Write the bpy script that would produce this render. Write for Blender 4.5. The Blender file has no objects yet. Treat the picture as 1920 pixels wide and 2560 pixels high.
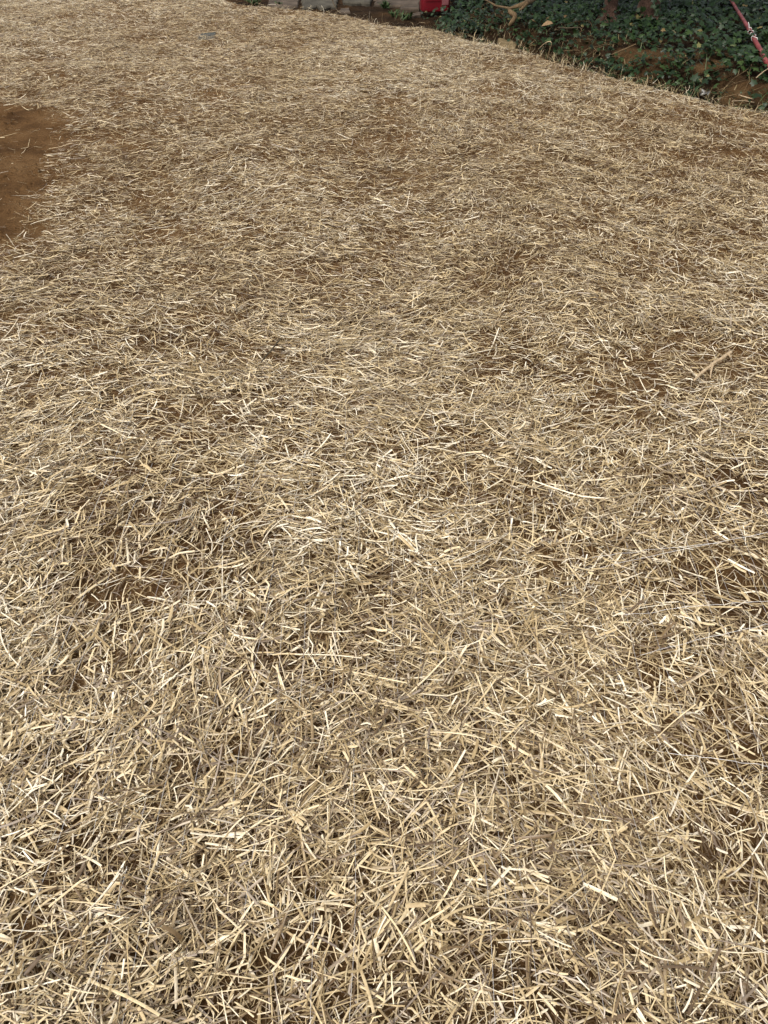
import bpy, math
import numpy as np
from math import radians as R

# ------------------------------------------------------------------ camera, sky, sun, exposure
scene = bpy.context.scene
C = scene.collection
CAM_H = 1.5
PITCH = 41.7                       # degrees below the horizon
FPX = 1920.0                       # focal length in photograph pixels (1920 x 2560)
cam_data = bpy.data.cameras.new('camera')
cam = bpy.data.objects.new('camera', cam_data)
C.objects.link(cam)
cam.location = (0, 0, CAM_H)
cam.rotation_euler = (R(90 - PITCH), 0, 0)
cam_data.sensor_width = 36
cam_data.lens = 27.0
cam_data.clip_start = 0.02
cam_data.clip_end = 1000
scene.camera = cam

SUN_EL, SUN_ROT = 58.0, 215.0      # bright overcast, light from behind the viewer's left
world = bpy.data.worlds.new('World')
scene.world = world
world.use_nodes = True
wn = world.node_tree.nodes
sky = wn.new('ShaderNodeTexSky')
sky.sky_type = 'NISHITA'
sky.sun_disc = False
sky.sun_elevation = R(SUN_EL)
sky.sun_rotation = R(SUN_ROT)
sky.dust_density = 6.0
sky.air_density = 1.0
sky.ozone_density = 1.0
hsv = wn.new('ShaderNodeHueSaturation')          # overcast: the cloud layer takes most of the blue out
hsv.inputs['Saturation'].default_value = 0.35
world.node_tree.links.new(sky.outputs[0], hsv.inputs['Color'])
world.node_tree.links.new(hsv.outputs[0], wn['Background'].inputs[0])
wn['Background'].inputs[1].default_value = 0.138

sun_data = bpy.data.lights.new('sun', 'SUN')
sun_data.energy = 1.3
sun_data.angle = R(16)
sun_data.color = (1.0, 0.95, 0.87)
sun = bpy.data.objects.new('sun', sun_data)
C.objects.link(sun)
sun.rotation_euler = (R(90 - SUN_EL), 0, R(180 - SUN_ROT))

scene.view_settings.view_transform = 'Standard'
scene.view_settings.look = 'None'
scene.view_settings.exposure = 0.44
scene.view_settings.gamma = 1.0
scene.render.engine = 'CYCLES'
scene.cycles.max_bounces = 5
scene.cycles.diffuse_bounces = 3
scene.cycles.glossy_bounces = 2
scene.cycles.transparent_max_bounces = 4

rng = np.random.default_rng(11)

# ------------------------------------------------------------------ small maths helpers
def vnoise(x, y, scale, seed=0):
    """smooth value noise in 0..1"""
    x = np.asarray(x, float) / scale + 1000.0
    y = np.asarray(y, float) / scale + 1000.0
    xi = np.floor(x).astype(np.int64); yi = np.floor(y).astype(np.int64)
    fx = x - xi; fy = y - yi
    fx = fx * fx * (3 - 2 * fx); fy = fy * fy * (3 - 2 * fy)
    def h(a, b):
        n = (a * 374761393 + b * 668265263 + seed * 974711) & 0x7fffffff
        n = ((n ^ (n >> 13)) * 1274126177) & 0x7fffffff
        n = (n ^ (n >> 16)) & 0xffff
        return n / 65535.0
    a = h(xi, yi); b = h(xi + 1, yi); c = h(xi, yi + 1); d = h(xi + 1, yi + 1)
    return (a * (1 - fx) + b * fx) * (1 - fy) + (c * (1 - fx) + d * fx) * fy

def fbm(x, y, scale, seed=0, octs=3):
    s = 0; w = 0; a = 1.0
    for k in range(octs):
        s = s + a * vnoise(x, y, scale / 2 ** k, seed + 17 * k)
        w += a; a *= 0.5
    return s / w

def sstep(a, b, v):
    t = np.clip((v - a) / (b - a), 0, 1)
    return t * t * (3 - 2 * t)

SP, CP = math.sin(R(PITCH)), math.cos(R(PITCH))
def ray(px, py):
    u = (px - 960) / FPX; v = (1280 - py) / FPX
    return np.array([u, CP + v * SP, -SP + v * CP])

def flat(px, py, z=0.0):
    d = ray(px, py)
    t = (z - CAM_H) / d[2]
    return np.array([d[0] * t, d[1] * t])

def poly(pts, z=0.0):
    return np.array([flat(a, b, z) for a, b in pts])

def seg_dist(x, y, P, closed=False):
    d = np.full(np.shape(x), 1e9)
    Q = np.vstack([P, P[:1]]) if closed else P
    for (ax, ay), (bx, by) in zip(Q[:-1], Q[1:]):
        ex, ey = bx - ax, by - ay
        t = np.clip(((x - ax) * ex + (y - ay) * ey) / (ex * ex + ey * ey + 1e-12), 0, 1)
        d = np.minimum(d, np.hypot(x - ax - t * ex, y - ay - t * ey))
    return d

def inside(x, y, P):
    r = np.zeros(np.shape(x), bool)
    n = len(P)
    for i in range(n):
        ax, ay = P[i]; bx, by = P[(i + 1) % n]
        c = (ay > y) != (by > y)
        r ^= c & (x < (bx - ax) * (y - ay) / ((by - ay) + 1e-12) + ax)
    return r

def sdf(x, y, P):
    d = seg_dist(x, y, P, True)
    return np.where(inside(x, y, P), -d, d)

# outline of the strawed ground: far edge runs from the stone ledge down to the right
edge_px = [(560, 0), (650, 16), (760, 24), (870, 34), (960, 54), (1060, 66), (1150, 86), (1220, 106), (1300, 124),
           (1360, 146), (1430, 168), (1500, 182), (1600, 206), (1700, 229), (1800, 254), (1920, 276)]
E = poly(edge_px, 0.02)
STRAW = np.vstack([[[-14, 15.5], [-2.6, 13.0]], E, [[4.4, 4.9], [8, 3.4], [9, -3], [-9, -3], [-14, 2]]])
soil_px = [(-900, 238), (-20, 258), (45, 268), (112, 286), (160, 308), (145, 345), (122, 395), (92, 445), (68, 500), (35, 545),
           (5, 590), (-40, 630), (-900, 650)]
SOIL = poly(soil_px)
# bare clay faces in the ivy bank
def clay_mask(x, y):
    m = np.zeros(np.shape(x))
    for (px, py, rx, ry) in ((1612, 168, .25, .14), (1680, 178, .22, .12), (1770, 200, .22, .11), (1842, 234, .13, .11), (1565, 162, .15, .09), (1875, 182, .22, .06)):
        c = flat(px, py, 0.0)
        m = np.maximum(m, 1 - np.hypot((x - c[0]) / rx, (y - c[1]) / ry))
    return m

def height(x, y):
    x = np.asarray(x, float); y = np.asarray(y, float)
    d = sdf(x, y, STRAW)
    h = 0.05 * (fbm(x, y, 1.3, 3, 2) - 0.5) + 0.035 * (vnoise(x, y, 0.42, 5) - 0.5)
    # rolled ridges of the blanket on the right-hand side
    h = h + 0.006 * np.cos((x * .74 + y * .67) * 6.2832 / .27 + 2.0 * vnoise(x, y, .8, 8) + 1.57) * sstep(0.2, 1.4, x) * sstep(2, 3, y)
    h = h * sstep(0.5, -0.2, d) + 0.0
    lip = sstep(0.0, 0.16, d)
    rise = sstep(0.18, 0.5, d + 0.25 * (vnoise(x, y, 0.6, 31) - 0.5))
    side = sstep(0.5, 1.3, x)                    # bank only right of the ledge
    h = h - 0.06 * lip + side * (0.16 * rise + 0.05 * np.clip(d - 0.5, 0, 6))
    h = h + (0.03 * (fbm(x, y, 0.35, 40, 3) - 0.5) + .05 * (fbm(x, y, .14, 43, 3) - .5)) * sstep(0.08, 0.3, d)
    h = h + (0.012 * (fbm(x, y, 0.16, 60, 3) - 0.5)) * sstep(0.3, -0.1, sdf(x, y, SOIL))
    return h

_t = np.linspace(0.8, 22, 6000)
def at(px, py, zoff=0.0):
    d = ray(px, py)
    z = CAM_H + d[2] * _t - height(d[0] * _t, d[1] * _t) - zoff
    k = np.argmax(z < 0)
    if z[k] >= 0: k = len(_t) - 1
    p = d * _t[k]
    return np.array([p[0], p[1], CAM_H + p[2]])

def depth(p):                                   # distance along the optical axis
    return p[1] * CP - (p[2] - CAM_H) * SP

# ------------------------------------------------------------------ object helpers
def link(name, me, mat=None, parent=None, smooth=False):
    o = bpy.data.objects.new(name, me)
    C.objects.link(o)
    if mat: me.materials.append(mat)
    if parent: o.parent = parent
    if smooth and len(me.polygons):
        me.polygons.foreach_set('use_smooth', np.ones(len(me.polygons), bool))
    return o

def np_mesh(name, verts, faces):
    """verts (n,3), faces (m,k) all of one size k"""
    me = bpy.data.meshes.new(name)
    n, (m, k) = len(verts), faces.shape
    me.vertices.add(n)
    me.vertices.foreach_set('co', np.ascontiguousarray(verts, np.float32).ravel())
    me.loops.add(m * k)
    me.loops.foreach_set('vertex_index', np.ascontiguousarray(faces, np.int32).ravel())
    me.polygons.add(m)
    me.polygons.foreach_set('loop_start', np.arange(0, m * k, k, dtype=np.int32))
    me.update(calc_edges=True)
    return me

def attr(me, name, values):
    a = me.attributes.new(name, 'FLOAT', 'POINT')
    a.data.foreach_set('value', np.ascontiguousarray(values, np.float32).ravel())

def tag(o, label=None, cat=None, group=None, kind=None):
    if label: o['label'] = label
    if cat: o['category'] = cat
    if group: o['group'] = group
    if kind: o['kind'] = kind
    return o

def thing(name, loc, label, cat, rz=0.0, group=None):
    o = bpy.data.objects.new(name, None)
    o.empty_display_size = 0.1
    C.objects.link(o)
    o.location = tuple(loc); o.rotation_euler = (0, 0, rz)
    return tag(o, label, cat, group)

class MB:
    def __init__(s): s.v = []; s.f = []
    def add(s, vs, fs):
        b = len(s.v)
        s.v += [tuple(map(float, p)) for p in vs]
        s.f += [tuple(i + b for i in f) for f in fs]
        return s
    def tube(s, pts, rad, n=8, cap=True, wob=0.0, seed=0):
        pts = np.array(pts, float); m = len(pts)
        rad = np.broadcast_to(np.array(rad, float), (m,))
        r = np.random.default_rng(seed)
        vs = []
        up = np.array([0, 0, 1.0])
        for i in range(m):
            t = pts[min(i + 1, m - 1)] - pts[max(i - 1, 0)]
            t /= np.linalg.norm(t) + 1e-9
            a = np.cross(t, up if abs(t[2]) < 0.95 else np.array([1.0, 0, 0])); a /= np.linalg.norm(a)
            b = np.cross(t, a)
            for k in range(n):
                th = 2 * math.pi * k / n
                q = rad[i] * (1 + wob * (r.random() - 0.5))
                vs.append(pts[i] + q * (math.cos(th) * a + math.sin(th) * b))
        fs = []
        for i in range(m - 1):
            for k in range(n):
                fs.append((i * n + k, i * n + (k + 1) % n, (i + 1) * n + (k + 1) % n, (i + 1) * n + k))
        if cap:
            fs.append(tuple(range(n - 1, -1, -1)))
            fs.append(tuple((m - 1) * n + k for k in range(n)))
        return s.add(vs, fs)
    def ribbon(s, pts, w, roll=0.0):
        pts = np.array(pts, float); m = len(pts); vs = []
        w = np.broadcast_to(np.array(w, float), (m,))
        for i in range(m):
            t = pts[min(i + 1, m - 1)] - pts[max(i - 1, 0)]; t /= np.linalg.norm(t) + 1e-9
            a = np.cross(t, (0, 0, 1.0)); a /= np.linalg.norm(a) + 1e-9
            b = np.cross(a, t)
            d = a * math.cos(roll) + b * math.sin(roll)
            q = b * math.cos(roll) - a * math.sin(roll)
            vs += [pts[i] - d * w[i] / 2, pts[i] + q * w[i] * 0.25, pts[i] + d * w[i] / 2]
        fs = []
        for i in range(m - 1):
            for k in (0, 1):
                fs.append((3 * i + k, 3 * i + k + 1, 3 * i + k + 4, 3 * i + k + 3))
        return s.add(vs, fs)
    def build(s, name, mat, parent=None, smooth=False, origin=None):
        v = np.array(s.v)
        if origin is not None: v = v - np.array(origin)
        me = bpy.data.meshes.new(name)
        me.from_pydata([tuple(p) for p in v], [], s.f)
        me.update()
        o = link(name, me, mat, parent, smooth)
        if origin is not None: o.location = tuple(origin)
        return o

def smooth_path(pts, n=24):
    """Catmull-Rom through the points"""
    P = np.array(pts, float)
    P = np.vstack([2 * P[0] - P[1], P, 2 * P[-1] - P[-2]])
    out = []
    k = len(P) - 3
    for i in range(k):
        for t in np.linspace(0, 1, max(2, n // k), endpoint=False):
            a, b, c, d = P[i:i + 4]
            out.append(0.5 * (2 * b + (c - a) * t + (2 * a - 5 * b + 4 * c - d) * t * t + (3 * b - a - 3 * c + d) * t ** 3))
    out.append(P[-2])
    return np.array(out)

# ------------------------------------------------------------------ materials
def new_mat(name):
    m = bpy.data.materials.new(name); m.use_nodes = True
    nt = m.node_tree
    return m, nt, nt.nodes['Principled BSDF']

def ramp(nt, stops, fac):
    r = nt.nodes.new('ShaderNodeValToRGB')
    e = r.color_ramp.elements
    e[0].position, e[0].color = stops[0][0], (*stops[0][1], 1)
    e[1].position, e[1].color = stops[-1][0], (*stops[-1][1], 1)
    for p, c in stops[1:-1]:
        q = e.new(p); q.color = (*c, 1)
    nt.links.new(fac, r.inputs[0])
    return r.outputs[0]

def noise(nt, scale, detail=4, rough=0.6):
    tc = nt.nodes.new('ShaderNodeTexCoord')
    n = nt.nodes.new('ShaderNodeTexNoise')
    n.inputs['Scale'].default_value = scale
    n.inputs['Detail'].default_value = detail
    n.inputs['Roughness'].default_value = rough
    nt.links.new(tc.outputs['Object'], n.inputs['Vector'])
    return n.outputs['Fac']

def mix(nt, fac, a, b, mode='MIX'):
    m = nt.nodes.new('ShaderNodeMix'); m.data_type = 'RGBA'; m.blend_type = mode
    for s, v in ((m.inputs[0], fac), (m.inputs[6], a), (m.inputs[7], b)):
        if hasattr(v, 'links') or hasattr(v, 'is_linked'): nt.links.new(v, s)
        elif isinstance(v, (int, float)): s.default_value = v
        else: s.default_value = (*v, 1)
    return m.outputs[2]

def bump(nt, fac, strength, dist, bsdf):
    b = nt.nodes.new('ShaderNodeBump')
    b.inputs['Strength'].default_value = strength
    b.inputs['Distance'].default_value = dist
    nt.links.new(fac, b.inputs['Height'])
    nt.links.new(b.outputs[0], bsdf.inputs['Normal'])

def attribute(nt, name):
    a = nt.nodes.new('ShaderNodeAttribute'); a.attribute_name = name
    return a.outputs['Fac']

def simple(name, stops, scale, rough=0.8, bscale=None, bstr=0.5, bdist=0.01, spec=0.3):
    m, nt, b = new_mat(name)
    nt.links.new(ramp(nt, stops, noise(nt, scale)), b.inputs['Base Color'])
    b.inputs['Roughness'].default_value = rough
    b.inputs['Specular IOR Level'].default_value = spec
    if bscale: bump(nt, noise(nt, bscale, 6, 0.7), bstr, bdist, b)
    return m

# straw: one random number per stalk picks its own colour
M_straw, nt, b = new_mat('straw')
col = ramp(nt, [(0.0, (.090, .054, .024)), (.18, (.165, .106, .050)), (.40, (.305, .220, .102)), (.58, (.53, .405, .215)),
                (.82, (.74, .605, .365)), (1.0, (.90, .83, .66))], attribute(nt, 'tint'))
fib = noise(nt, 260, 2, 0.5)
col = mix(nt, 0.35, col, ramp(nt, [(.3, (.55, .5, .45)), (.7, (1.0, 1.0, 1.0))], fib), 'MULTIPLY')
stain = ramp(nt, [(.38, (.62, .55, .45)), (.56, (1.0, 1.0, 1.0))], noise(nt, 55, 3, 0.6))
col = mix(nt, 0.45, col, stain, 'MULTIPLY')
grey = attribute(nt, 'grey')
col = mix(nt, grey, col, (.40, .335, .27))
nt.links.new(col, b.inputs['Base Color'])
b.inputs['Roughness'].default_value = 0.42
b.inputs['Specular IOR Level'].default_value = 0.5

# soil: brown loam, reddish clay where the bank is cut
M_soil, nt, b = new_mat('soil')
n1 = noise(nt, 3.0, 6, 0.65)
loam = ramp(nt, [(.30, (.074, .039, .017)), (.5, (.142, .077, .032)), (.7, (.20, .118, .054))], n1)
clay = ramp(nt, [(.3, (.045, .026, .012)), (.5, (.095, .056, .026)), (.75, (.165, .102, .05))], noise(nt, 14.0, 8, 0.75))
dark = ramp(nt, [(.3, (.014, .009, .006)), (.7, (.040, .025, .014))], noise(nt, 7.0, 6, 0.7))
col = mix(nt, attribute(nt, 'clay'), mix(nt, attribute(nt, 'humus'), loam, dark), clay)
spk = ramp(nt, [(.60, (1, 1, 1)), (.72, (.55, .5, .45))], noise(nt, 38, 3, 0.6))
col = mix(nt, 0.8, col, spk, 'MULTIPLY')
nt.links.new(col, b.inputs['Base Color'])
b.inputs['Roughness'].default_value = 0.95
b.inputs['Specular IOR Level'].default_value = 0.04
bump(nt, noise(nt, 32, 9, 0.8), 1.0, 0.03, b)

# ivy leaf
M_ivy, nt, b = new_mat('ivy_leaf')
col = ramp(nt, [(0.0, (.006, .014, .006)), (.35, (.012, .029, .008)), (.65, (.022, .046, .012)), (.88, (.042, .070, .017)),
                (.95, (.11, .12, .04)), (1.0, (.16, .10, .04))], attribute(nt, 'tint'))
nt.links.new(col, b.inputs['Base Color'])
b.inputs['Roughness'].default_value = 0.45
b.inputs['Specular IOR Level'].default_value = 0.30

M_crown, nt, b = new_mat('tree_leaf')
nt.links.new(ramp(nt, [(0, (.02, .05, .015)), (1, (.07, .12, .035))], attribute(nt, 'tint')), b.inputs['Base Color'])
b.inputs['Roughness'].default_value = 0.5

M_grass, nt, b = new_mat('grass_blade')
nt.links.new(ramp(nt, [(0, (.03, .06, .02)), (.5, (.07, .10, .03)), (.75, (.20, .15, .07)), (1, (.34, .26, .14))],
                  attribute(nt, 'tint')), b.inputs['Base Color'])
b.inputs['Roughness'].default_value = 0.6

M_bark = simple('bark', [(.3, (.045, .026, .018)), (.55, (.11, .062, .042)), (.75, (.17, .105, .075))], 14, .95, 60, .9, .02)
M_root = simple('weathered_root', [(.3, (.08, .050, .024)), (.55, (.165, .110, .055)), (.8, (.25, .175, .095))], 16, .85, 70, .6, .01)
M_stone = simple('flagstone', [(.3, (.035, .025, .016)), (.5, (.075, .055, .038)), (.75, (.125, .096, .070))], 6, .9, 30, .7, .012)
M_greystone = simple('grey_flagstone', [(.3, (.035, .030, .020)), (.5, (.066, .058, .042)), (.75, (.11, .098, .073))], 5, .9, 30, .7, .012)
M_sand = simple('tan_stone', [(.3, (.12, .085, .038)), (.55, (.20, .145, .07)), (.75, (.28, .21, .12))], 18, .9, 50, .7, .01)
M_twig = simple('pale_twig', [(.3, (.30, .215, .125)), (.55, (.46, .35, .22)), (.8, (.58, .47, .32))], 40, .7, 160, .4, .003)
M_darktwig = simple('dark_twig', [(.3, (.045, .034, .02)), (.7, (.11, .085, .05))], 40, .8, 160, .5, .003)
M_bluegrey = simple('slate', [(.3, (.03, .034, .032)), (.7, (.075, .082, .074))], 20, .7, 60, .6, .006)
M_white = simple('white_plastic', [(.3, (.66, .65, .60)), (.7, (.82, .81, .77))], 30, .5)
M_thread = simple('net_thread', [(.3, (.48, .45, .42)), (.7, (.74, .72, .68))], 8, .5)
M_stalk = simple('dry_stalk', [(.3, (.36, .27, .16)), (.7, (.58, .47, .30))], 30, .6)
M_deadleaf = simple('dead_leaf', [(.3, (.20, .125, .06)), (.7, (.33, .22, .12))], 30, .7)
M_weed = simple('weed_leaf', [(.3, (.016, .036, .009)), (.7, (.045, .080, .018))], 30, .55)
M_red, nt, b = new_mat('red_plastic')
nt.links.new(ramp(nt, [(.3, (.12, .003, .008)), (.7, (.18, .006, .013))], noise(nt, 7, 5)), b.inputs['Base Color'])
b.inputs['Roughness'].default_value = 0.42
bump(nt, noise(nt, 60, 4), .15, .004, b)
M_pipe, nt, b = new_mat('red_pipe_plastic')
pc = ramp(nt, [(.3, (.09, .014, .014)), (.48, (.19, .030, .028)), (.75, (.33, .10, .09))], noise(nt, 10, 5))
nt.links.new(pc, b.inputs['Base Color'])
b.inputs['Roughness'].default_value = 0.5
M_highlight = simple('painted_highlight', [(.3, (.20, .06, .065)), (.7, (.28, .11, .11))], 30, .5)  # gloss highlight of the can put into a paler colour
M_black = simple('black_plastic', [(.3, (.015, .015, .015)), (.7, (.03, .03, .03))], 30, .45)

# ------------------------------------------------------------------ the ground
def axis(lo, hi, step, far):
    core = np.arange(lo, hi + 1e-6, step)
    g = [step]
    while sum(g) < far: g.append(g[-1] * 1.35)
    out = np.cumsum(g)
    return np.concatenate([lo - out[::-1], core, hi + out])
gx = axis(-7.5, 8.5, 0.045, 260); gy = axis(-1.2, 13.5, 0.045, 260)
X, Y = np.meshgrid(gx, gy)
Z = height(X.ravel(), Y.ravel())
X, Y = X.ravel(), Y.ravel()
nx, ny = len(gx), len(gy)
i, j = np.meshgrid(np.arange(nx - 1), np.arange(ny - 1))
q = (j * nx + i).ravel()
me = np_mesh('ground', np.stack([X, Y, Z], 1), np.stack([q, q + 1, q + nx + 1, q + nx], 1))
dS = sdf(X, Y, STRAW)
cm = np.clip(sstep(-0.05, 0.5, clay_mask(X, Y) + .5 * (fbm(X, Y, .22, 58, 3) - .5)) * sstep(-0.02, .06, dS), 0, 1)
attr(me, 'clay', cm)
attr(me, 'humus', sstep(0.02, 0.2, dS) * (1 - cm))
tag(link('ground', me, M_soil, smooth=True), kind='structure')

# ------------------------------------------------------------------ straw mulch
def straws(cx, cy, lay, L, W, ang, tilt, roll, nseg, ncross, seed, kinkp=0.25, curve=0.25):
    r = np.random.default_rng(seed)
    N = len(cx)
    bend = r.normal(0, curve, N)
    kink = np.where(r.random(N) < kinkp, r.normal(0, 0.75, N), 0)
    ik = r.integers(1, max(2, nseg), N)
    sag = r.normal(0, 0.10, N)
    k = np.arange(nseg)
    hd = ang[:, None] + bend[:, None] * (k - (nseg - 1) / 2)[None] / max(1, nseg - 1) * 2 + kink[:, None] * (k[None] >= ik[:, None])
    sl = tilt[:, None] + sag[:, None] * (k - (nseg - 1) / 2)[None]
    ds = (L / nseg)[:, None]
    dx = np.cos(hd) * np.cos(sl) * ds; dy = np.sin(hd) * np.cos(sl) * ds; dz = np.sin(sl) * ds
    def cum(d): return np.concatenate([np.zeros((N, 1)), np.cumsum(d, 1)], 1)
    px, py, pz = cum(dx), cum(dy), cum(dz)
    m = nseg // 2
    px += (cx - px[:, m])[:, None]; py += (cy - py[:, m])[:, None]; pz += (lay - pz[:, m])[:, None]
    pz = np.maximum(pz, 0.002 + 0.003 * r.random((N, 1)))
    pz += height_fast(px, py)
    hv = np.concatenate([hd[:, :1], (hd[:, 1:] + hd[:, :-1]) / 2, hd[:, -1:]], 1) if nseg > 1 else np.concatenate([hd, hd], 1)
    cr, sr = np.cos(roll)[:, None], np.sin(roll)[:, None]
    taper = np.ones((N, nseg + 1)); 
    for e_ in (0, -1): taper[:, e_] = np.where(r.random(N) < .65, r.uniform(.85, 1, N), r.uniform(.2, .8, N))
    w = W[:, None] * taper / 2
    ox, oy, oz = -np.sin(hv) * cr * w, np.cos(hv) * cr * w, sr * w
    if ncross == 2:
        V = np.stack([np.stack([px - ox, py - oy, pz - oz], -1), np.stack([px + ox, py + oy, pz + oz], -1)], 2)
    else:
        up = 0.38 * w
        V = np.stack([np.stack([px - ox, py - oy, pz - oz], -1),
                      np.stack([px + np.sin(hv) * sr * up, py - np.cos(hv) * sr * up, pz + cr * up], -1),
                      np.stack([px + ox, py + oy, pz + oz], -1)], 2)
    n1 = (nseg + 1) * ncross
    base = []
    for a in range(nseg):
        for c in range(ncross - 1):
            o = a * ncross + c
            base.append((o, o + 1, o + ncross + 1, o + ncross))
    F = (np.arange(N) * n1)[:, None, None] + np.array(base)[None]
    return V.reshape(-1, 3), F.reshape(-1, 4), n1

# height looked up on a fine grid (quick for hundreds of thousands of stalks)
_hx0, _hy0, _hs = -9.0, -2.0, 0.03
_HX, _HY = np.meshgrid(np.arange(_hx0, 11, _hs), np.arange(_hy0, 16, _hs))
_H = height(_HX.ravel(), _HY.ravel()).reshape(_HX.shape)
def height_fast(x, y):
    a = np.clip((x - _hx0) / _hs, 0, _H.shape[1] - 2); b_ = np.clip((y - _hy0) / _hs, 0, _H.shape[0] - 2)
    i = a.astype(int); j = b_.astype(int); u = a - i; v = b_ - j
    return (_H[j, i] * (1 - u) + _H[j, i + 1] * u) * (1 - v) + (_H[j + 1, i] * (1 - u) + _H[j + 1, i + 1] * u) * v

thin_px = [(1330, 905, .42, .20), (330, 870, .34, .16), (90, 850, .34, .20), (420, 570, .4, .22), (1800, 385, .45, .28),
           (1850, 1500, .30, .24), (1610, 1500, .26, .14), (1600, 1010, .34, .16), (260, 1480, .32, .20), (640, 2000, .12, .09),
           (680, 2170, .06, .035), (1420, 2090, .05, .03), (760, 690, .34, .2)]
def thinness(x, y):
    m = np.zeros(np.shape(x))
    for px, py, rx, ry in thin_px:
        c = flat(px, py)
        m = np.maximum(m, sstep(0, .8, 1 - np.hypot((x - c[0]) / rx, (y - c[1]) / ry)))
    return m

def cover(x, y):
    """0..1 how thickly the straw lies"""
    d = sdf(x, y, STRAW) + 0.10 * (fbm(x, y, 0.35, 71, 3) - 0.5)
    c = sstep(0.03, -0.10, d)
    s = sdf(x, y, SOIL) + 0.22 * (fbm(x, y, 0.30, 72, 3) - 0.5)
    c = c * np.clip(sstep(-0.10, 0.20, s), 0.03, 1)
    n = fbm(x, y, 0.22, 73, 3)
    c = c * (0.50 + 0.50 * sstep(0.30, 0.58, n))
    # broad soft bands running away from the viewer, and grooves between the rolls on the right
    c = c * (0.68 + 0.32 * sstep(0.32, 0.60, fbm(x, y * .28, 0.75, 74, 2)))
    ph = (x * .74 + y * .67) * 6.2832 / .27 + 2.0 * vnoise(x, y, .8, 8)
    c = c * (1 - .20 * sstep(.1, .9, np.sin(ph)) * sstep(.1, .9, x) * sstep(2.2, 3.0, y) * sstep(7, 5.5, y))
    c = c * (1 - 0.40 * thinness(x + .25 * (vnoise(x, y, .3, 75) - .5), y + .25 * (vnoise(x, y, .3, 76) - .5)))
    c = c * (1 - 0.17 * sstep(1.4, 2.4, y) * sstep(8, 5.0, y) * sstep(0.4, -0.5, x))
    c = c * (1 - 0.22 * sstep(.45, .8, x) * sstep(.7, 1.2, y) * sstep(3.2, 2.2, y))
    return c

def field(x, y):
    """prevailing lie of the stalks"""
    a = (vnoise(x, y, 0.55, 90) - 0.5) * 3.6
    return a * (1 - .65 * sstep(1.4, 2.4, y) * sstep(.8, -.2, x))

def zone(y0, y1, per_m2, margin=0.75):
    hw1 = 0.5 * (CP * y1 + CAM_H * SP) + margin
    n = int(per_m2 * (y1 - y0) * 2 * hw1)
    x = rng.uniform(-hw1, hw1, n); y = rng.uniform(y0, y1, n)
    k = np.abs(x) < 0.5 * (CP * np.maximum(y, 0) + CAM_H * SP) + margin
    x, y = x[k], y[k]
    k = rng.random(len(x)) < cover(x, y)
    return x[k], y[k]

parts_v, parts_f, parts_t, parts_g, nv = [], [], [], [], 0
def emit(x, y, nseg, ncross, kind, thick, seed):
    global nv
    N = len(x)
    r = np.random.default_rng(seed)
    cv = cover(x, y)
    if kind == 'ribbon':
        L = np.clip(r.lognormal(np.log(.050), .50, N), .014, .20); W = r.uniform(.0021, .0050, N) + .0016 * (r.random(N) < .12)
    elif kind == 'sheath':                      # broad crushed leaf sheaths
        L = r.uniform(.02, .075, N); W = r.uniform(.0048, .0082, N)
    elif kind == 'long':                        # long whole stems, bent once or twice
        L = r.uniform(.11, .24, N); W = r.uniform(.0018, .0034, N)
    elif kind == 'stem':
        L = np.clip(r.lognormal(np.log(.058), .52, N), .016, .24); W = r.uniform(.0013, .0027, N)
    else:
        L = np.clip(r.lognormal(np.log(.034), .55, N), .008, .13); W = r.uniform(.0008, .0017, N)
    k_ = 0.98 - .28 * sstep(1.2, 4.0, y)            # the blanket is chopped finer towards the far end
    W = W * k_; L = L * (1 - .24 * sstep(2.0, 4.0, y))
    u = r.random(N)
    lay = (0.002 + thick * np.sqrt(u)) * (0.35 + 0.65 * cv) 
    ang = np.where(r.random(N) < 0.18 + .25 * sstep(1.4, 2.4, y) * sstep(.9, -.3, x), field(x, y) + r.normal(0, .45, N), r.uniform(0, 2 * np.pi, N))
    tilt = r.normal(0, .16, N)
    up = r.random(N) < 0.02 + .012 * np.clip(y - 2, 0, 4)
    tilt = np.where(up, r.uniform(.4, 1.2, N) * np.sign(r.normal(size=N)), tilt)
    roll = r.normal(0, .55, N)
    V, F, n1 = straws(x, y, lay, L, W, ang, tilt, roll, nseg, ncross, seed + 1, .45 if kind in ('stem', 'long') else .25, {'fibre': .30, 'long': .15}.get(kind, .10))
    patch = fbm(x, y, 0.8, 95, 3) - 0.5
    t = np.clip(r.beta(1.05, .85, N) + 0.30 * patch, 0, 1)
    if kind == 'fibre': t = np.clip(t * .85 - 0.10, 0, 1)
    g = np.where(r.random(N) < 0.14, r.uniform(.2, .7, N), r.uniform(0, .06, N)) * (0.6 + 0.8 * fbm(x, y, .5, 96, 2))
    parts_v.append(V); parts_f.append(F + nv); nv += len(V)
    parts_t.append(np.repeat(t, n1)); parts_g.append(np.repeat(np.clip(g, 0, .9), n1))

# near / middle / far, with fewer segments per stalk further off
for (y0, y1, dens, ns, nc) in ((-0.35, 1.3, 1.15, 5, 3), (1.3, 2.8, .92, 4, 3), (2.8, 5.2, 1.0, 3, 2), (5.2, 12.8, .95, 2, 2)):
    for kind, per, thick in (('ribbon', 4300, .026), ('sheath', 130, .03), ('long', 90, .036), ('stem', 5600, .028), ('fibre', 7000, .014)):
        if kind == 'fibre' and y0 > 2: per *= 0.55
        if kind == 'ribbon' and y0 > 2: per *= 0.85
        x, y = zone(y0, y1, per * dens)
        emit(x, y, ns + 2 * (kind == 'long'), nc if kind != 'fibre' else 2, kind, thick, int(1000 * (y0 + 3)) + len(kind))
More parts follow.
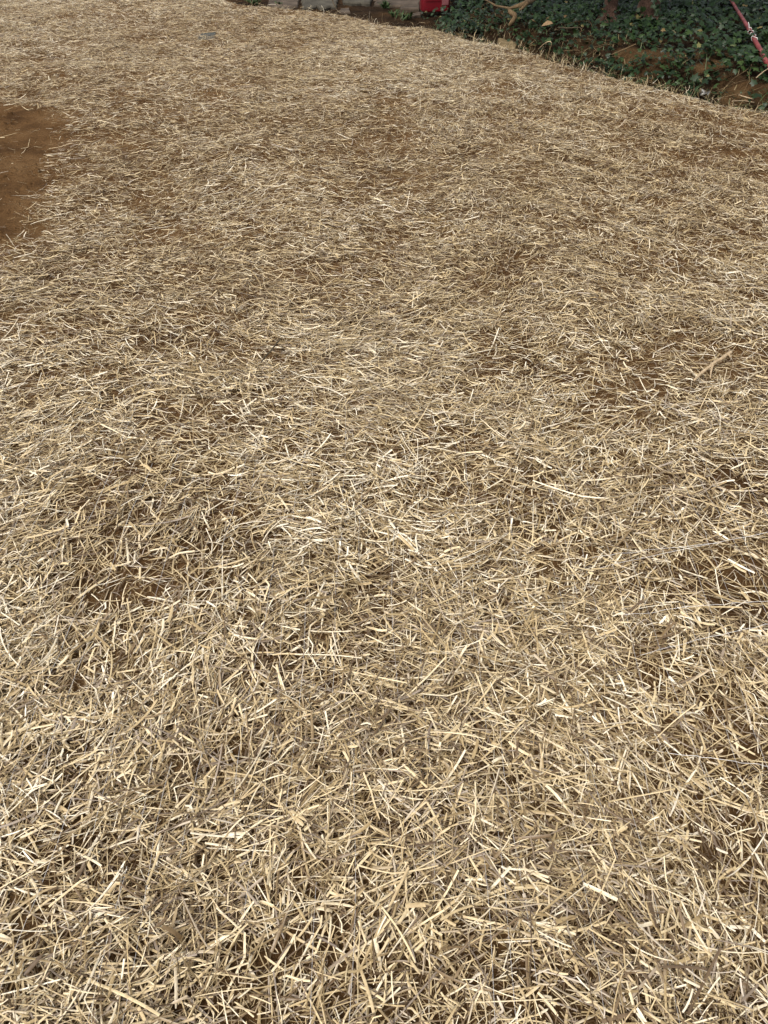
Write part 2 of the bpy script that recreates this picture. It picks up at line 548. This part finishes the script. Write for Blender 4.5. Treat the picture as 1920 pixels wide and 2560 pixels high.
# stalks standing up along the ragged far edge
tt = rng.random(380) * (len(E) - 1)
ii = tt.astype(int); ff = (tt - ii)[:, None]
P = E[ii] * (1 - ff) + E[np.minimum(ii + 1, len(E) - 1)] * ff + rng.normal(0, .07, (380, 2)) - np.array([0, .03])
N = len(P)
V, F, n1 = straws(P[:, 0], P[:, 1], rng.uniform(.01, .05, N), rng.uniform(.03, .12, N), rng.uniform(.0010, .0030, N), rng.uniform(0, 6.28, N),
                  np.abs(rng.normal(0, .6, N)), rng.normal(0, .6, N), 3, 2, 77)
parts_v.append(V); parts_f.append(F + nv); nv += len(V)
parts_t.append(np.repeat(rng.uniform(.35, 1, N), n1)); parts_g.append(np.repeat(rng.uniform(0, .3, N), n1))

me = np_mesh('straw', np.concatenate(parts_v), np.concatenate(parts_f))
attr(me, 'tint', np.concatenate(parts_t)); attr(me, 'grey', np.concatenate(parts_g))
print('straw faces', len(me.polygons))
tag(link('straw', me, M_straw), 'loose pale straw mulch spread over the bare soil', 'straw', kind='stuff')
del parts_v, parts_f

# stitching threads of the straw blanket
mb = MB()
r = np.random.default_rng(5)
for k in range(46):
    x0 = -1.5 + k * 0.066 + r.normal(0, .012)
    y0 = r.uniform(-.2, .9)
    while y0 < 1.7:
        y1 = y0 + r.uniform(.25, .9)
        ys = np.arange(y0, y1, .03)
        ph = r.uniform(0, 6)
        xs = x0 + .006 * np.sin(ys * 9 + ph) + .02 * (vnoise(ys, ys * 0 + k, .4, 4) - .5)
        zs = height(xs, ys) + .026 + .010 * (vnoise(ys, ys * 0 + 3 * k, .05, 9) - .5)
        if len(ys) > 2: mb.tube(np.stack([xs, ys, zs], 1), 0.0004, 3, cap=False)
        y0 = y1 + r.uniform(.05, .7)
for (a, b_) in (((1500, 1420), (1930, 1330)), ((1560, 1540), (1930, 1505)), ((1640, 1880), (1930, 1920)), ((1480, 1395), (1800, 1360)), ((1600, 1640), (1930, 1560))):
    p = at(*a, .03); q_ = at(*b_, .03)
    pts = np.array([p + (q_ - p) * t for t in np.linspace(0, 1, 16)])
    pts[:, 2] = height(pts[:, 0], pts[:, 1]) + .032 + r.normal(0, .002, 16)
    mb.tube(pts, .0005, 3, cap=False)
tag(mb.build('netting', M_thread), 'fine whitish netting threads stitched through the straw', 'netting', kind='stuff')

# soil crumbs on the bare patch
r = np.random.default_rng(8)
x, y = r.uniform(-5.5, -1.0, 26000), r.uniform(2.2, 7.2, 26000)
k = (sdf(x, y, SOIL) < .15) & (r.random(26000) < .2 + .8 * sstep(.4, .62, fbm(x, y, .4, 77, 3)))
x, y = x[k], y[k]; n = len(x)
base = np.array([(1, 0, 0), (.3, .95, 0), (-.8, .6, 0), (-.8, -.6, 0), (.3, -.95, 0), (.5, .2, .6), (-.3, .3, .7), (-.2, -.4, .6)])
sz = np.clip(r.lognormal(np.log(.0055), .65, n), .002, .03)
V = base[None] * sz[:, None, None] * r.uniform(.6, 1.35, (n, 8, 3)) + np.stack([x, y, height_fast(x, y) - .001], 1)[:, None]
F = (np.arange(n) * 8)[:, None, None] + np.array([(0, 1, 5), (1, 6, 5), (1, 2, 6), (2, 3, 6), (3, 7, 6), (3, 4, 7), (4, 0, 7), (0, 5, 7), (5, 6, 7)])[None]
o = link('soil_crumbs', np_mesh('soil_crumbs', V.reshape(-1, 3), F.reshape(-1, 3)), M_soil)
tag(o, 'small brown crumbs scattered over the bare soil patch', 'soil crumbs', kind='stuff')

# ------------------------------------------------------------------ ivy
LEAF = np.array([(0, .34, .04), (0, .05, 0), (.20, -.10, -.03), (.50, .04, -.10), (.36, .24, -.05), (.54, .52, -.12), (.24, .56, -.03), (0, 1.02, -.08),
                 (-.24, .56, -.03), (-.54, .52, -.12), (-.36, .24, -.05), (-.50, .04, -.10), (-.20, -.10, -.03)])
LEAF_F = np.array([(0, k, k % 12 + 1) for k in range(1, 13)])
def leaf_cloud(name, pos, size, nrm, seed, mat, tint, shape=LEAF, faces=LEAF_F, parent=None):
    r = np.random.default_rng(seed)
    N = len(pos)
    n = nrm / np.linalg.norm(nrm, axis=1, keepdims=True)
    t = r.normal(size=(N, 3)); t -= n * (t * n).sum(1, keepdims=True); t /= np.linalg.norm(t, axis=1, keepdims=True)
    s = np.cross(n, t)
    S = shape[None] * size[:, None, None] * np.stack([r.uniform(.8, 1.15, N), r.uniform(.85, 1.1, N), r.uniform(.3, 2.2, N)], 1)[:, None]
    V = pos[:, None] + s[:, None] * S[..., :1] + t[:, None] * S[..., 1:2] + n[:, None] * S[..., 2:3]
    F = (np.arange(N) * len(shape))[:, None, None] + faces[None]
    me = np_mesh(name, V.reshape(-1, 3), F.reshape(-1, 3))
    attr(me, 'tint', np.repeat(tint, len(shape)))
    return link(name, me, mat, parent, smooth=True)

IVY_LEFT = flat(1075, 60)[0]
CAN = at(1086, 27, .06)
def ivy_ok(x, y):
    d = sdf(x, y, STRAW)
    c = sstep(.08, .30, d + .30 * (fbm(x, y, .4, 51, 2) - .5))
    c = c * sstep(IVY_LEFT - .25, IVY_LEFT + .2, x - .11 * np.maximum(y - 8.6, 0) + .3 * (vnoise(x, y, .3, 52) - .5))
    c = c * sstep(.18, -.06, clay_mask(x, y) + .25 * (fbm(x, y, .18, 53, 2) - .5))
    c = c * (0.45 + .55 * sstep(.32, .5, fbm(x, y, .35, 54, 2)))
    c = c * ((np.abs(x - CAN[0] + .06) > .28) | (y < CAN[1] - .32) | (y > CAN[1] + .2))
    return c
n = 120000
x = rng.uniform(.4, 8.6, n); y = rng.uniform(4.6, 12.8, n)
k = (rng.random(n) < ivy_ok(x, y) * .95)
x, y = x[k], y[k]
n = len(x)
lift = .05 + .12 * fbm(x, y, .30, 55, 2)
u = rng.random(n) ** .7
z = height_fast(x, y) + .015 + lift * u
# surface slope of the leaf canopy: leaves mostly face up and towards the open side
nr = np.stack([rng.normal(0, .45, n), rng.normal(-.28, .45, n), np.ones(n)], 1)
gx_ = (fbm(x + .05, y, .30, 55, 2) - fbm(x - .05, y, .30, 55, 2)); gy_ = (fbm(x, y + .05, .30, 55, 2) - fbm(x, y - .05, .30, 55, 2))
nr[:, 0] -= 1.5 * gx_; nr[:, 1] -= 1.5 * gy_
size = np.clip(rng.lognormal(np.log(.035), .30, n), .018, .062) * (1 + .10 * sstep(1.8, 3.0, x))
ti = np.clip(rng.beta(2, 2.4, n) * .85 + .25 * (fbm(x, y, .7, 57, 2) - .5), 0, .9)
ti = np.where(rng.random(n) < .012, rng.uniform(.93, 1, n), ti)
tag(leaf_cloud('ivy', np.stack([x, y, z], 1), size, nr, 3, M_ivy, ti), 'dark green glossy ivy covering the bank under the trees', 'ivy', kind='stuff')
print('ivy leaves', n)

# sparse grass and dead stems in the strip between straw and ivy
n = 30000
x = rng.uniform(.5, 6.5, n); y = rng.uniform(4.6, 10.5, n)
d = sdf(x, y, STRAW)
k = (d > .02) & (d < .75) & (rng.random(n) < .8 * np.exp(-np.abs(d - .25) / .22)) & (clay_mask(x, y) < .35 + .6 * (rng.random(n) < .25))
x, y = x[k], y[k]; n = len(x)
gl = []; gf = []; gt = []
for a in range(n):
    L = rng.uniform(.04, .15); th = rng.uniform(0, 6.28); w = rng.uniform(.0015, .004); lean = rng.uniform(.75, 1.56)
    c, s = math.cos(th), math.sin(th); z0 = float(height_fast(x[a:a + 1], y[a:a + 1])[0])
    b0 = len(gl)
    for q_, (f, wf) in enumerate(((0, 1), (.5, .9), (1, .15))):
        rr = L * math.sin(lean) * f ** 1.5; zz = z0 + L * math.cos(lean * f) * f
        gl.append((x[a] + c * rr - s * w * wf, y[a] + s * rr + c * w * wf, zz)); gl.append((x[a] + c * rr + s * w * wf, y[a] + s * rr - c * w * wf, zz))
    gf += [(b0, b0 + 1, b0 + 3, b0 + 2), (b0 + 2, b0 + 3, b0 + 5, b0 + 4)]
    gt += [rng.random() ** .5] * 6
me = np_mesh('grass', np.array(gl), np.array(gf)); attr(me, 'tint', np.array(gt))
tag(link('grass', me, M_grass), 'sparse green and dry grass blades between straw and ivy', 'grass', kind='stuff')

# bare runners creeping over the bank edge
mb = MB()
r = np.random.default_rng(21)
n = 0
while n < 90:
    x, y = r.uniform(.9, 4.6), r.uniform(5.2, 10)
    d = sdf(np.array([x]), np.array([y]), STRAW)[0]
    if not (.1 < d < .8): continue
    n += 1
    L = r.uniform(.12, .45); a = r.uniform(0, 6.28); m = 9
    hd = a + np.cumsum(r.normal(0, .28, m)); xs = x + np.cumsum(np.cos(hd)) * L / m; ys = y + np.cumsum(np.sin(hd)) * L / m
    zs = height(xs, ys) + .012 + .05 * r.random() * np.sin(np.linspace(0, math.pi, m)) + .03 * r.random()
    mb.tube(np.stack([xs, ys, zs], 1), np.linspace(.0032, .0012, m) * r.uniform(.6, 1.2), 5)
tag(mb.build('ivy_runners', M_root, smooth=True), 'bare brown ivy runners creeping over the soil of the bank edge', 'ivy runners', kind='stuff')

# ------------------------------------------------------------------ trees
def tree(px, py, r0, label, seed, lean, crown_r, crown_z, ivy_n):
    r = np.random.default_rng(seed)
    p = at(px, py, 0.06)
    p[2] = height(p[0:1], p[1:2])[0] - .05
    root = thing('tree', p, label, 'tree', group='trees in the ivy')
    H = 6.2
    zs = np.array([0, .06, .16, .35, .8, 1.6, 2.8, 4.0, 5.2, H])
    path = np.stack([lean[0] * zs + .03 * np.sin(zs * 2 + seed), lean[1] * zs + .03 * np.cos(zs * 1.7 + seed) - .03, zs], 1)
    rad = r0 * np.array([1.75, 1.45, 1.18, 1.04, 1.0, .93, .84, .66, .45, .2])
    mb = MB().tube(smooth_path(path, 40), np.interp(np.linspace(0, 1, len(smooth_path(path, 40))), np.linspace(0, 1, 10), rad), 14, wob=.16, seed=seed)
    for k in range(5):                          # flare roots
        a = 6.28 * k / 5 + r.uniform(-.3, .3)
        d = np.array([math.cos(a), math.sin(a), 0])
        mb.tube([path[2] + d * r0 * .5, path[0] + d * r0 * 1.9 + (0, 0, .05), path[0] + d * r0 * 3.4 + (0, 0, -.03)], [r0 * .5, r0 * .42, r0 * .15], 8, wob=.2, seed=seed + k)
    mb.build('trunk', M_bark, root, smooth=True)
    mb = MB(); tips = []
    for k in range(14):
        z = r.uniform(2.7, 5.4); a = r.uniform(0, 6.28); L = r.uniform(1.2, 3.0)
        b0 = np.array([np.interp(z, zs, path[:, 0]), np.interp(z, zs, path[:, 1]), z])
        e = b0 + np.array([math.cos(a) * L, math.sin(a) * L, L * r.uniform(.2, .6)])
        m_ = (b0 + e) / 2 + r.normal(0, .08, 3)
        mb.tube([b0, m_, e], [r0 * .38, r0 * .24, r0 * .08], 7, wob=.1, seed=k)
        tips += [m_, e]
    mb.build('limbs', M_bark, root, smooth=True)
    n = 16000
    tips = np.array(tips + [path[-1]])
    cpos = tips[r.integers(0, len(tips), n)] + r.normal(0, .42, (n, 3)) * (1, 1, .75) * crown_r
    diamond = np.array([(0, 0, 0), (.35, .5, .06), (0, 1, 0), (-.35, .5, .06)]); df = np.array([(0, 1, 2), (0, 2, 3)])
    leaf_cloud('crown', cpos, r.uniform(.08, .14, n), r.normal(0, .6, (n, 3)) + (0, 0, 1), seed + 5, M_crown, r.random(n), diamond, df, root)  # unseen crown above the frame, enlarged to shade the ivy and far straw
    # ivy climbing the foot of the trunk
    if ivy_n:
        a = r.uniform(0, 6.28, ivy_n); z = r.beta(1, 1.6, ivy_n) * 1.0
        rr = np.interp(z, zs, rad) + .02 + .05 * r.random(ivy_n)
        pos = np.stack([np.interp(z, zs, path[:, 0]) + rr * np.cos(a), np.interp(z, zs, path[:, 1]) + rr * np.sin(a), z], 1)
        nr = np.stack([np.cos(a), np.sin(a), r.normal(.35, .3, ivy_n)], 1) + r.normal(0, .3, (ivy_n, 3))
        leaf_cloud('climbing_ivy', pos, r.uniform(.03, .055, ivy_n), nr, seed + 9, M_ivy, r.beta(2, 2.6, ivy_n) * .85, parent=root)
    return root
tree(1531, 32, .056, 'slim reddish brown tree trunk rising from the ivy, left of the thicker trunk', 4, (-.03, .05), 1.0, 3.2, 60)
tree(1613, 40, .088, 'thicker brown tree trunk with ivy climbing its foot, right of the slim trunk', 9, (.02, .04), 1.1, 3.2, 190)

# ------------------------------------------------------------------ stone ledge
def slab(pxs, label, mat, thick, zoff, seed, name='flagstone', cat='stone', group='stones along the ledge'):
    r = np.random.default_rng(seed)
    P = np.array([at(a, b_, zoff)[:2] for a, b_ in pxs])
    c = P.mean(0)
    zb = float(height(c[0:1], c[1:2])[0])
    # resample the outline
    Q = []
    for a, b_ in zip(P, np.roll(P, -1, 0)):
        m = max(2, int(np.linalg.norm(b_ - a) / .05))
        for t in np.linspace(0, 1, m, endpoint=False): Q.append(a + (b_ - a) * t)
    Q = np.array(Q) - c
    Q = Q * (1 + .05 * r.normal(size=(len(Q), 1)))
    n = len(Q)
    rings = [(1.02, -.08), (1.03, thick * .35), (1.0, thick * .8), (.955, thick), (.7, thick * 1.03), (.35, thick * 1.02)]
    vs = []
    for s, z in rings:
        for k in range(n):
            vs.append((Q[k, 0] * s, Q[k, 1] * s, z + (.12 * thick * (vnoise(Q[k, 0] * s, Q[k, 1] * s, .09, seed) - .5) if z > 0 else 0)))
    vs.append((0, 0, thick * 1.02))
    fs = []
    for a in range(len(rings) - 1):
        for k in range(n):
            fs.append((a * n + k, a * n + (k + 1) % n, (a + 1) * n + (k + 1) % n, (a + 1) * n + k))
    b0 = (len(rings) - 1) * n
    for k in range(n): fs.append((b0 + k, b0 + (k + 1) % n, len(rings) * n))
    o = MB().add(vs, fs).build(name, mat, smooth=False)
    o.location = (c[0], c[1], zb)
    return tag(o, label, cat, group=group)
slab([(672, 10), (742, 14), (752, -22), (676, -26)], 'pinkish flat stone at the left end of the ledge, beside the dark weed', M_stone, .026, .026, 1)
slab([(757, 19), (838, 15), (850, -24), (760, -24)], 'grey flat stone between the pinkish one and the dark soil gap', M_greystone, .026, .026, 2)
slab([(940, 10), (1046, 12), (1052, -6), (935, -12)], 'long pale flat stone just left of the red fuel can', M_stone, .026, .026, 3)
slab([(860, 8), (925, 9), (930, -14), (855, -20)], 'dull grey flat stone between the dark gap and the long pale stone', M_greystone, .026, .026, 4)
slab([(1000, 25), (1046, 23), (1050, 14), (1004, 16)], 'small tan stone in front of the long pale stone', M_stone, .026, .026, 5)
slab([(1028, 38), (1052, 37), (1052, 30), (1032, 30)], 'pale broken stone lying at the front corner of the red fuel can', M_stone, .026, .026, 6)
slab([(850, 28), (876, 27), (872, 20), (852, 20)], 'little pinkish stone at the straw edge below the grey ledge', M_stone, .026, .026, 7)
slab([(1244, 108), (1270, 112), (1288, 116), (1292, 106), (1276, 99), (1246, 97)], 'blocky tan stone half buried where straw meets ivy', M_sand, .05, .04, 8, group='')
slab([(492, 96), (532, 93), (540, 84), (505, 85)], 'flat blue grey stone showing through the straw far left', M_bluegrey, .018, .018, 9, group='')
for o in C.objects:
    if o.get('group') == '': del o['group']

# ------------------------------------------------------------------ red fuel can
p = at(1086, 23, .06)
p[2] = height(p[0:1], p[1:2])[0] + .045
can = thing('fuel_can', p, 'red plastic fuel can standing on the stones beside the ivy', 'fuel can', rz=R(7))
def rbox(w, d, z0, z1, rc, rb, seg=5, top_in=.0, bulge=0.0):
    prof = [(rb * .98, 0)] + [(rb - rb * math.sin(a), rb - rb * math.cos(a)) for a in np.linspace(.25, math.pi / 2, 4)]
    rings = [(i_, z0 + z_) for i_, z_ in prof] + [(top_in * .3 - bulge, (z0 + z1) / 2)] + [(i_ + top_in, z1 - z_) for i_, z_ in prof[::-1]]
    vs, fs = [], []
    for ins, z in rings:
        hx, hy = w / 2 - ins, d / 2 - ins
        rr = max(rc - ins * .5, .004)
        for cx_, cy_, a0 in ((1, 1, 0), (-1, 1, 90), (-1, -1, 180), (1, -1, 270)):
            for k in range(seg + 1):
                a = R(a0 + 90 * k / seg)
                vs.append((cx_ * (hx - rr) + rr * math.cos(a), cy_ * (hy - rr) + rr * math.sin(a), z))
    n = 4 * (seg + 1)
    for a in range(len(rings) - 1):
        for k in range(n):
            fs.append((a * n + k, a * n + (k + 1) % n, (a + 1) * n + (k + 1) % n, (a + 1) * n + k))
    fs.append(tuple(range(n - 1, -1, -1))); fs.append(tuple((len(rings) - 1) * n + k for k in range(n)))
    return vs, fs
MB().add(*rbox(.315, .20, 0, .33, .045, .02, bulge=.004)).build('body', M_red, can, smooth=True)
MB().add(*rbox(.17, .012, .10, .27, .006, .004)).build('side_panel', M_red, can, smooth=True).location = (-.035, -.102, 0)
o = MB().add(*rbox(.075, .006, .055, .15, .0028, .001)).build('highlight_patch', M_highlight, can, smooth=True)  # thin pale plate standing in for the shine on the can
o.location = (.098, -.1035, .012); tag(o, label='pale patch painted as a gloss highlight')
MB().tube(smooth_path([(-.11, 0, .31), (-.10, 0, .37), (-.04, 0, .395), (.03, 0, .39), (.05, 0, .34), (.05, 0, .31)], 25), .016, 10).build('handle', M_red, can, smooth=True)
MB().tube([(.11, 0, .32), (.11, 0, .345), (.11, 0, .35), (.11, 0, .385)], [.036, .036, .032, .030], 18).build('cap', M_black, can, smooth=True)

# ------------------------------------------------------------------ red pipe with white string
pipe_px = [(1800, -40), (1826, -2), (1838, 16), (1852, 36), (1866, 55), (1880, 78), (1893, 98), (1905, 118), (1921, 142), (1960, 205)]
pts = np.array([at(a, b_, .125) for a, b_ in pipe_px])
pts[:, 2] = np.linspace(pts[0, 2], pts[-1, 2], len(pts)) * .5 + pts[:, 2] * .5
path = smooth_path(pts, 60)
origin = path[len(path) // 2].copy()
rad = np.interp(np.linspace(0, 1, len(path)), [0, .35, .6, 1], [.011, .013, .017, .018])
pipe = MB().tube(path, rad, 14).build('pipe', M_pipe, smooth=True, origin=origin)
tag(pipe, 'faded red pipe lying slanted across the ivy at the right edge', 'pipe')
mb = MB()
i0 = int(len(path) * .52)
def around(idx, ang, extra=1.12):
    c = path[idx]; t = path[min(idx + 1, len(path) - 1)] - path[idx - 1]; t /= np.linalg.norm(t)
    a = np.cross(t, (0, 0, 1.)); a /= np.linalg.norm(a); b_ = np.cross(a, t)
    return c + rad[idx] * extra * (a * math.cos(ang) + b_ * math.sin(ang))
sp = []
for k in range(0, 64):
    f = k / 63
    sp.append(around(int(i0 + f * len(path) * .13), 6.28 * 3.6 * f + 1.0, 1.15 + .12 * math.sin(k)))
lead = [around(int(len(path) * .44), 2.4, 1.3), around(int(len(path) * .47), 1.9, 1.5), around(int(len(path) * .50), 1.4, 1.4)]
mb.tube(smooth_path(np.array(lead + sp), 260), 0.0026, 5)
origin2 = path[i0].copy()
tag(mb.build('string', M_white, smooth=True, origin=origin2), 'white string wound loosely round the faded red pipe', 'string')

# ------------------------------------------------------------------ dead branch, twigs, stalks
def stick(name, pxs, rpx, zoff, mat, label, cat, n=6, extra=(), wob=.15, group=None, k=24, join=True):
    pts = np.array([at(a, b_, zo) for (a, b_), zo in zip(pxs, np.broadcast_to(zoff, len(pxs)))])
    path = smooth_path(pts, k)
    dz = depth(path[len(path) // 2])
    rr = np.interp(np.linspace(0, 1, len(path)), np.linspace(0, 1, len(rpx)), np.array(rpx) / FPX * dz / 2)
    mb = MB().tube(path, rr, n, wob=wob, seed=len(label))
    for (xs, rp, zo) in extra:
        q_ = smooth_path(np.array([at(a, b_, z_) for (a, b_), z_ in zip(xs, np.broadcast_to(zo, len(xs)))]), k)
        mb.tube(q_, np.interp(np.linspace(0, 1, len(q_)), np.linspace(0, 1, len(rp)), np.array(rp) / FPX * dz / 2), n, wob=wob, seed=len(label) + 1)
    return tag(mb.build(name, mat, smooth=True, origin=path[len(path) // 2].copy()), label, cat, group)
stick('branch', [(1345, -8), (1325, 3), (1305, 12), (1284, 18), (1273, 23), (1277, 31), (1286, 38), (1286, 46), (1279, 55), (1273, 64)],
      [8, 13, 12, 7, 7, 12, 13, 11, 10, 7], [.2, .2, .2, .2, .19, .18, .17, .16, .15, .12], M_root,
      'crooked tan dead branch with a bent stub lying on the ivy', 'branch', n=9, wob=.2, k=50,
      extra=[([(1273, 21), (1258, 18), (1240, 14), (1222, 4), (1205, -4)], [6, 5, 4, 3], .2), ([(1318, 8), (1306, 20), (1298, 26)], [9, 6, 3], .19)])
stick('twig', [(1735, 951), (1755, 931), (1772, 918), (1787, 905), (1802, 898), (1816, 887), (1828, 880)], [5, 8, 7, 8, 9, 9, 8], .042, M_twig,
      'thick pale forked twig lying on the straw at right', 'twig', n=8, extra=[([(1786, 905), (1780, 918), (1777, 934), (1776, 946)], [7, 5, 3], .04), ([(1821, 885), (1826, 892), (1829, 888)], [5, 3], .045)], k=30)
stick('twig', [(652, 907), (664, 891), (676, 878), (690, 860), (703, 845)], [3.5, 4.5, 4.5, 4.5, 3], .045, M_darktwig,
      'thin dark brown twig lying across the straw left of centre', 'twig', n=6)
stick('twig', [(1524, 139), (1552, 127), (1590, 110)], [2.5, 3.2, 2.5], [.05, .09, .16], M_root,
      'brown straight twig leaning on the ivy below the tree trunks', 'twig', n=5)
stick('twig', [(1528, 140), (1545, 142), (1556, 148)], [2.5, 2.6, 2], .06, M_root,
      'short brown twig lying at the low end of the leaning twig', 'twig', n=5)
stick('twig', [(1846, 237), (1862, 242), (1884, 248)], [2.6, 3, 2.4], .05, M_twig, 'pale twig lying on orange clay at the right end of the bank', 'twig', n=5)
stick('twig', [(1830, 253), (1858, 252), (1886, 256)], [2.2, 2.6, 2.2], .05, M_twig, 'thin pale twig on the straw edge below the orange clay', 'twig', n=5)
stick('twig', [(1395, 69), (1420, 70), (1450, 68)], [3, 3, 2], .16, M_darktwig, 'dark greyish twig resting level in the ivy left of the trunks', 'twig', n=5)
stick('twig', [(1890, 195), (1905, 182), (1925, 168)], [2, 2.4, 2], .12, M_twig, 'pale twig slanting over the ivy near the right edge', 'twig', n=5)
stick('dry_stalk', [(1368, 148), (1373, 128), (1379, 110), (1374, 104), (1362, 108), (1345, 124)], [2.4, 2.4, 2, 1.8, 1.8, 1.5], [.02, .10, .18, .20, .18, .10], M_stalk,
      'tall dry stalk bent over like a hook at the straw edge', 'stalk', n=5)
stick('dry_stalk', [(842, 24), (836, 13), (832, 4), (832, -6)], [2.2, 2, 1.8, 1.5], [.03, .10, .16, .22], M_stalk,
      'upright thin dry stalk in front of the grey flat stone', 'stalk', n=5)
stick('dry_stalk', [(988, 52), (988, 40), (988, 30)], [2.2, 2, 1.5], [.02, .08, .14], M_stalk, 'upright pale dry stalk at the straw edge left of the red can', 'stalk', n=5)
stick('dry_stalk', [(1212, 90), (1213, 82), (1214, 77)], [2.4, 2.2, 2], [.03, .08, .11], M_stalk, 'short upright pale stalk left of the blocky tan stone', 'stalk', n=5)

# small white scrap
q = [(1750, 238), (1753, 224), (1764, 231), (1752, 236), (1760, 233), (1774, 229), (1770, 236)]
pts = np.array([at(a, b_, z_) for (a, b_), z_ in zip(q, (.03, .10, .07, .03, .05, .07, .04))])
tag(MB().ribbon(pts, .021, .9).build('plastic_scrap', M_white, origin=pts[0].copy()), 'bright white crumpled scrap on the straw edge by the clay', 'scrap')

# dead leaf on the ivy
p = at(1366, 62, .17)
v = np.array([(-.07, -.01, .0), (-.03, .025, .012), (.02, .04, .03), (.07, .02, .02), (.09, .0, .0), (.03, -.02, .01), (-.02, -.02, .008)]) 
o = MB().add(list(v) + [tuple(a - np.array([0, 0, .002])) for a in v], [tuple(range(7)), tuple(range(13, 6, -1))] + [(k, k + 7, (k + 1) % 7 + 7, (k + 1) % 7) for k in range(7)]).build('dead_leaf', M_deadleaf)
o.scale = (.68, .68, .68); o.location = tuple(p); o.rotation_euler = (R(25), R(-8), R(5))
tag(o, 'curled tan dead leaf lying on the dark ivy', 'leaf')

# weeds by the ledge
def weed(px, py, label, seed, s):
    r = np.random.default_rng(seed)
    p = at(px, py, 0.0)
    mb = MB()
    for k in range(26):
        a = r.uniform(0, 6.28); L = s * r.uniform(.5, 1.1); el = r.uniform(.4, 1.3)
        b0 = r.normal(0, .03 * s / .1, 3) * (1, 1, 0)
        pts = [b0, b0 + L * .5 * np.array([math.cos(a) * math.cos(el), math.sin(a) * math.cos(el), math.sin(el)]),
               b0 + L * np.array([math.cos(a) * math.cos(el * .8), math.sin(a) * math.cos(el * .8), math.sin(el * .8)])]
        mb.ribbon(pts, [.006, .02 * r.uniform(.6, 1.2), .002], r.normal(0, .4))
    o = mb.build('weed', M_weed)
    o.location = tuple(p)
    return tag(o, label, 'weed', group='weeds along the ledge')
weed(640, 12, 'dark leafy weed left of the pinkish flat stone', 1, .12)
weed(700, 14, 'tiny dark weed tuft in front of the pinkish flat stone', 2, .06)
weed(963, 20, 'bright green weed tuft in front of the long pale stone', 3, .11)
weed(1012, 48, 'green weed growing at the straw edge left of the red can', 4, .11)
weed(990, 42, 'dark spreading weed beside the green one left of the red can', 5, .10)
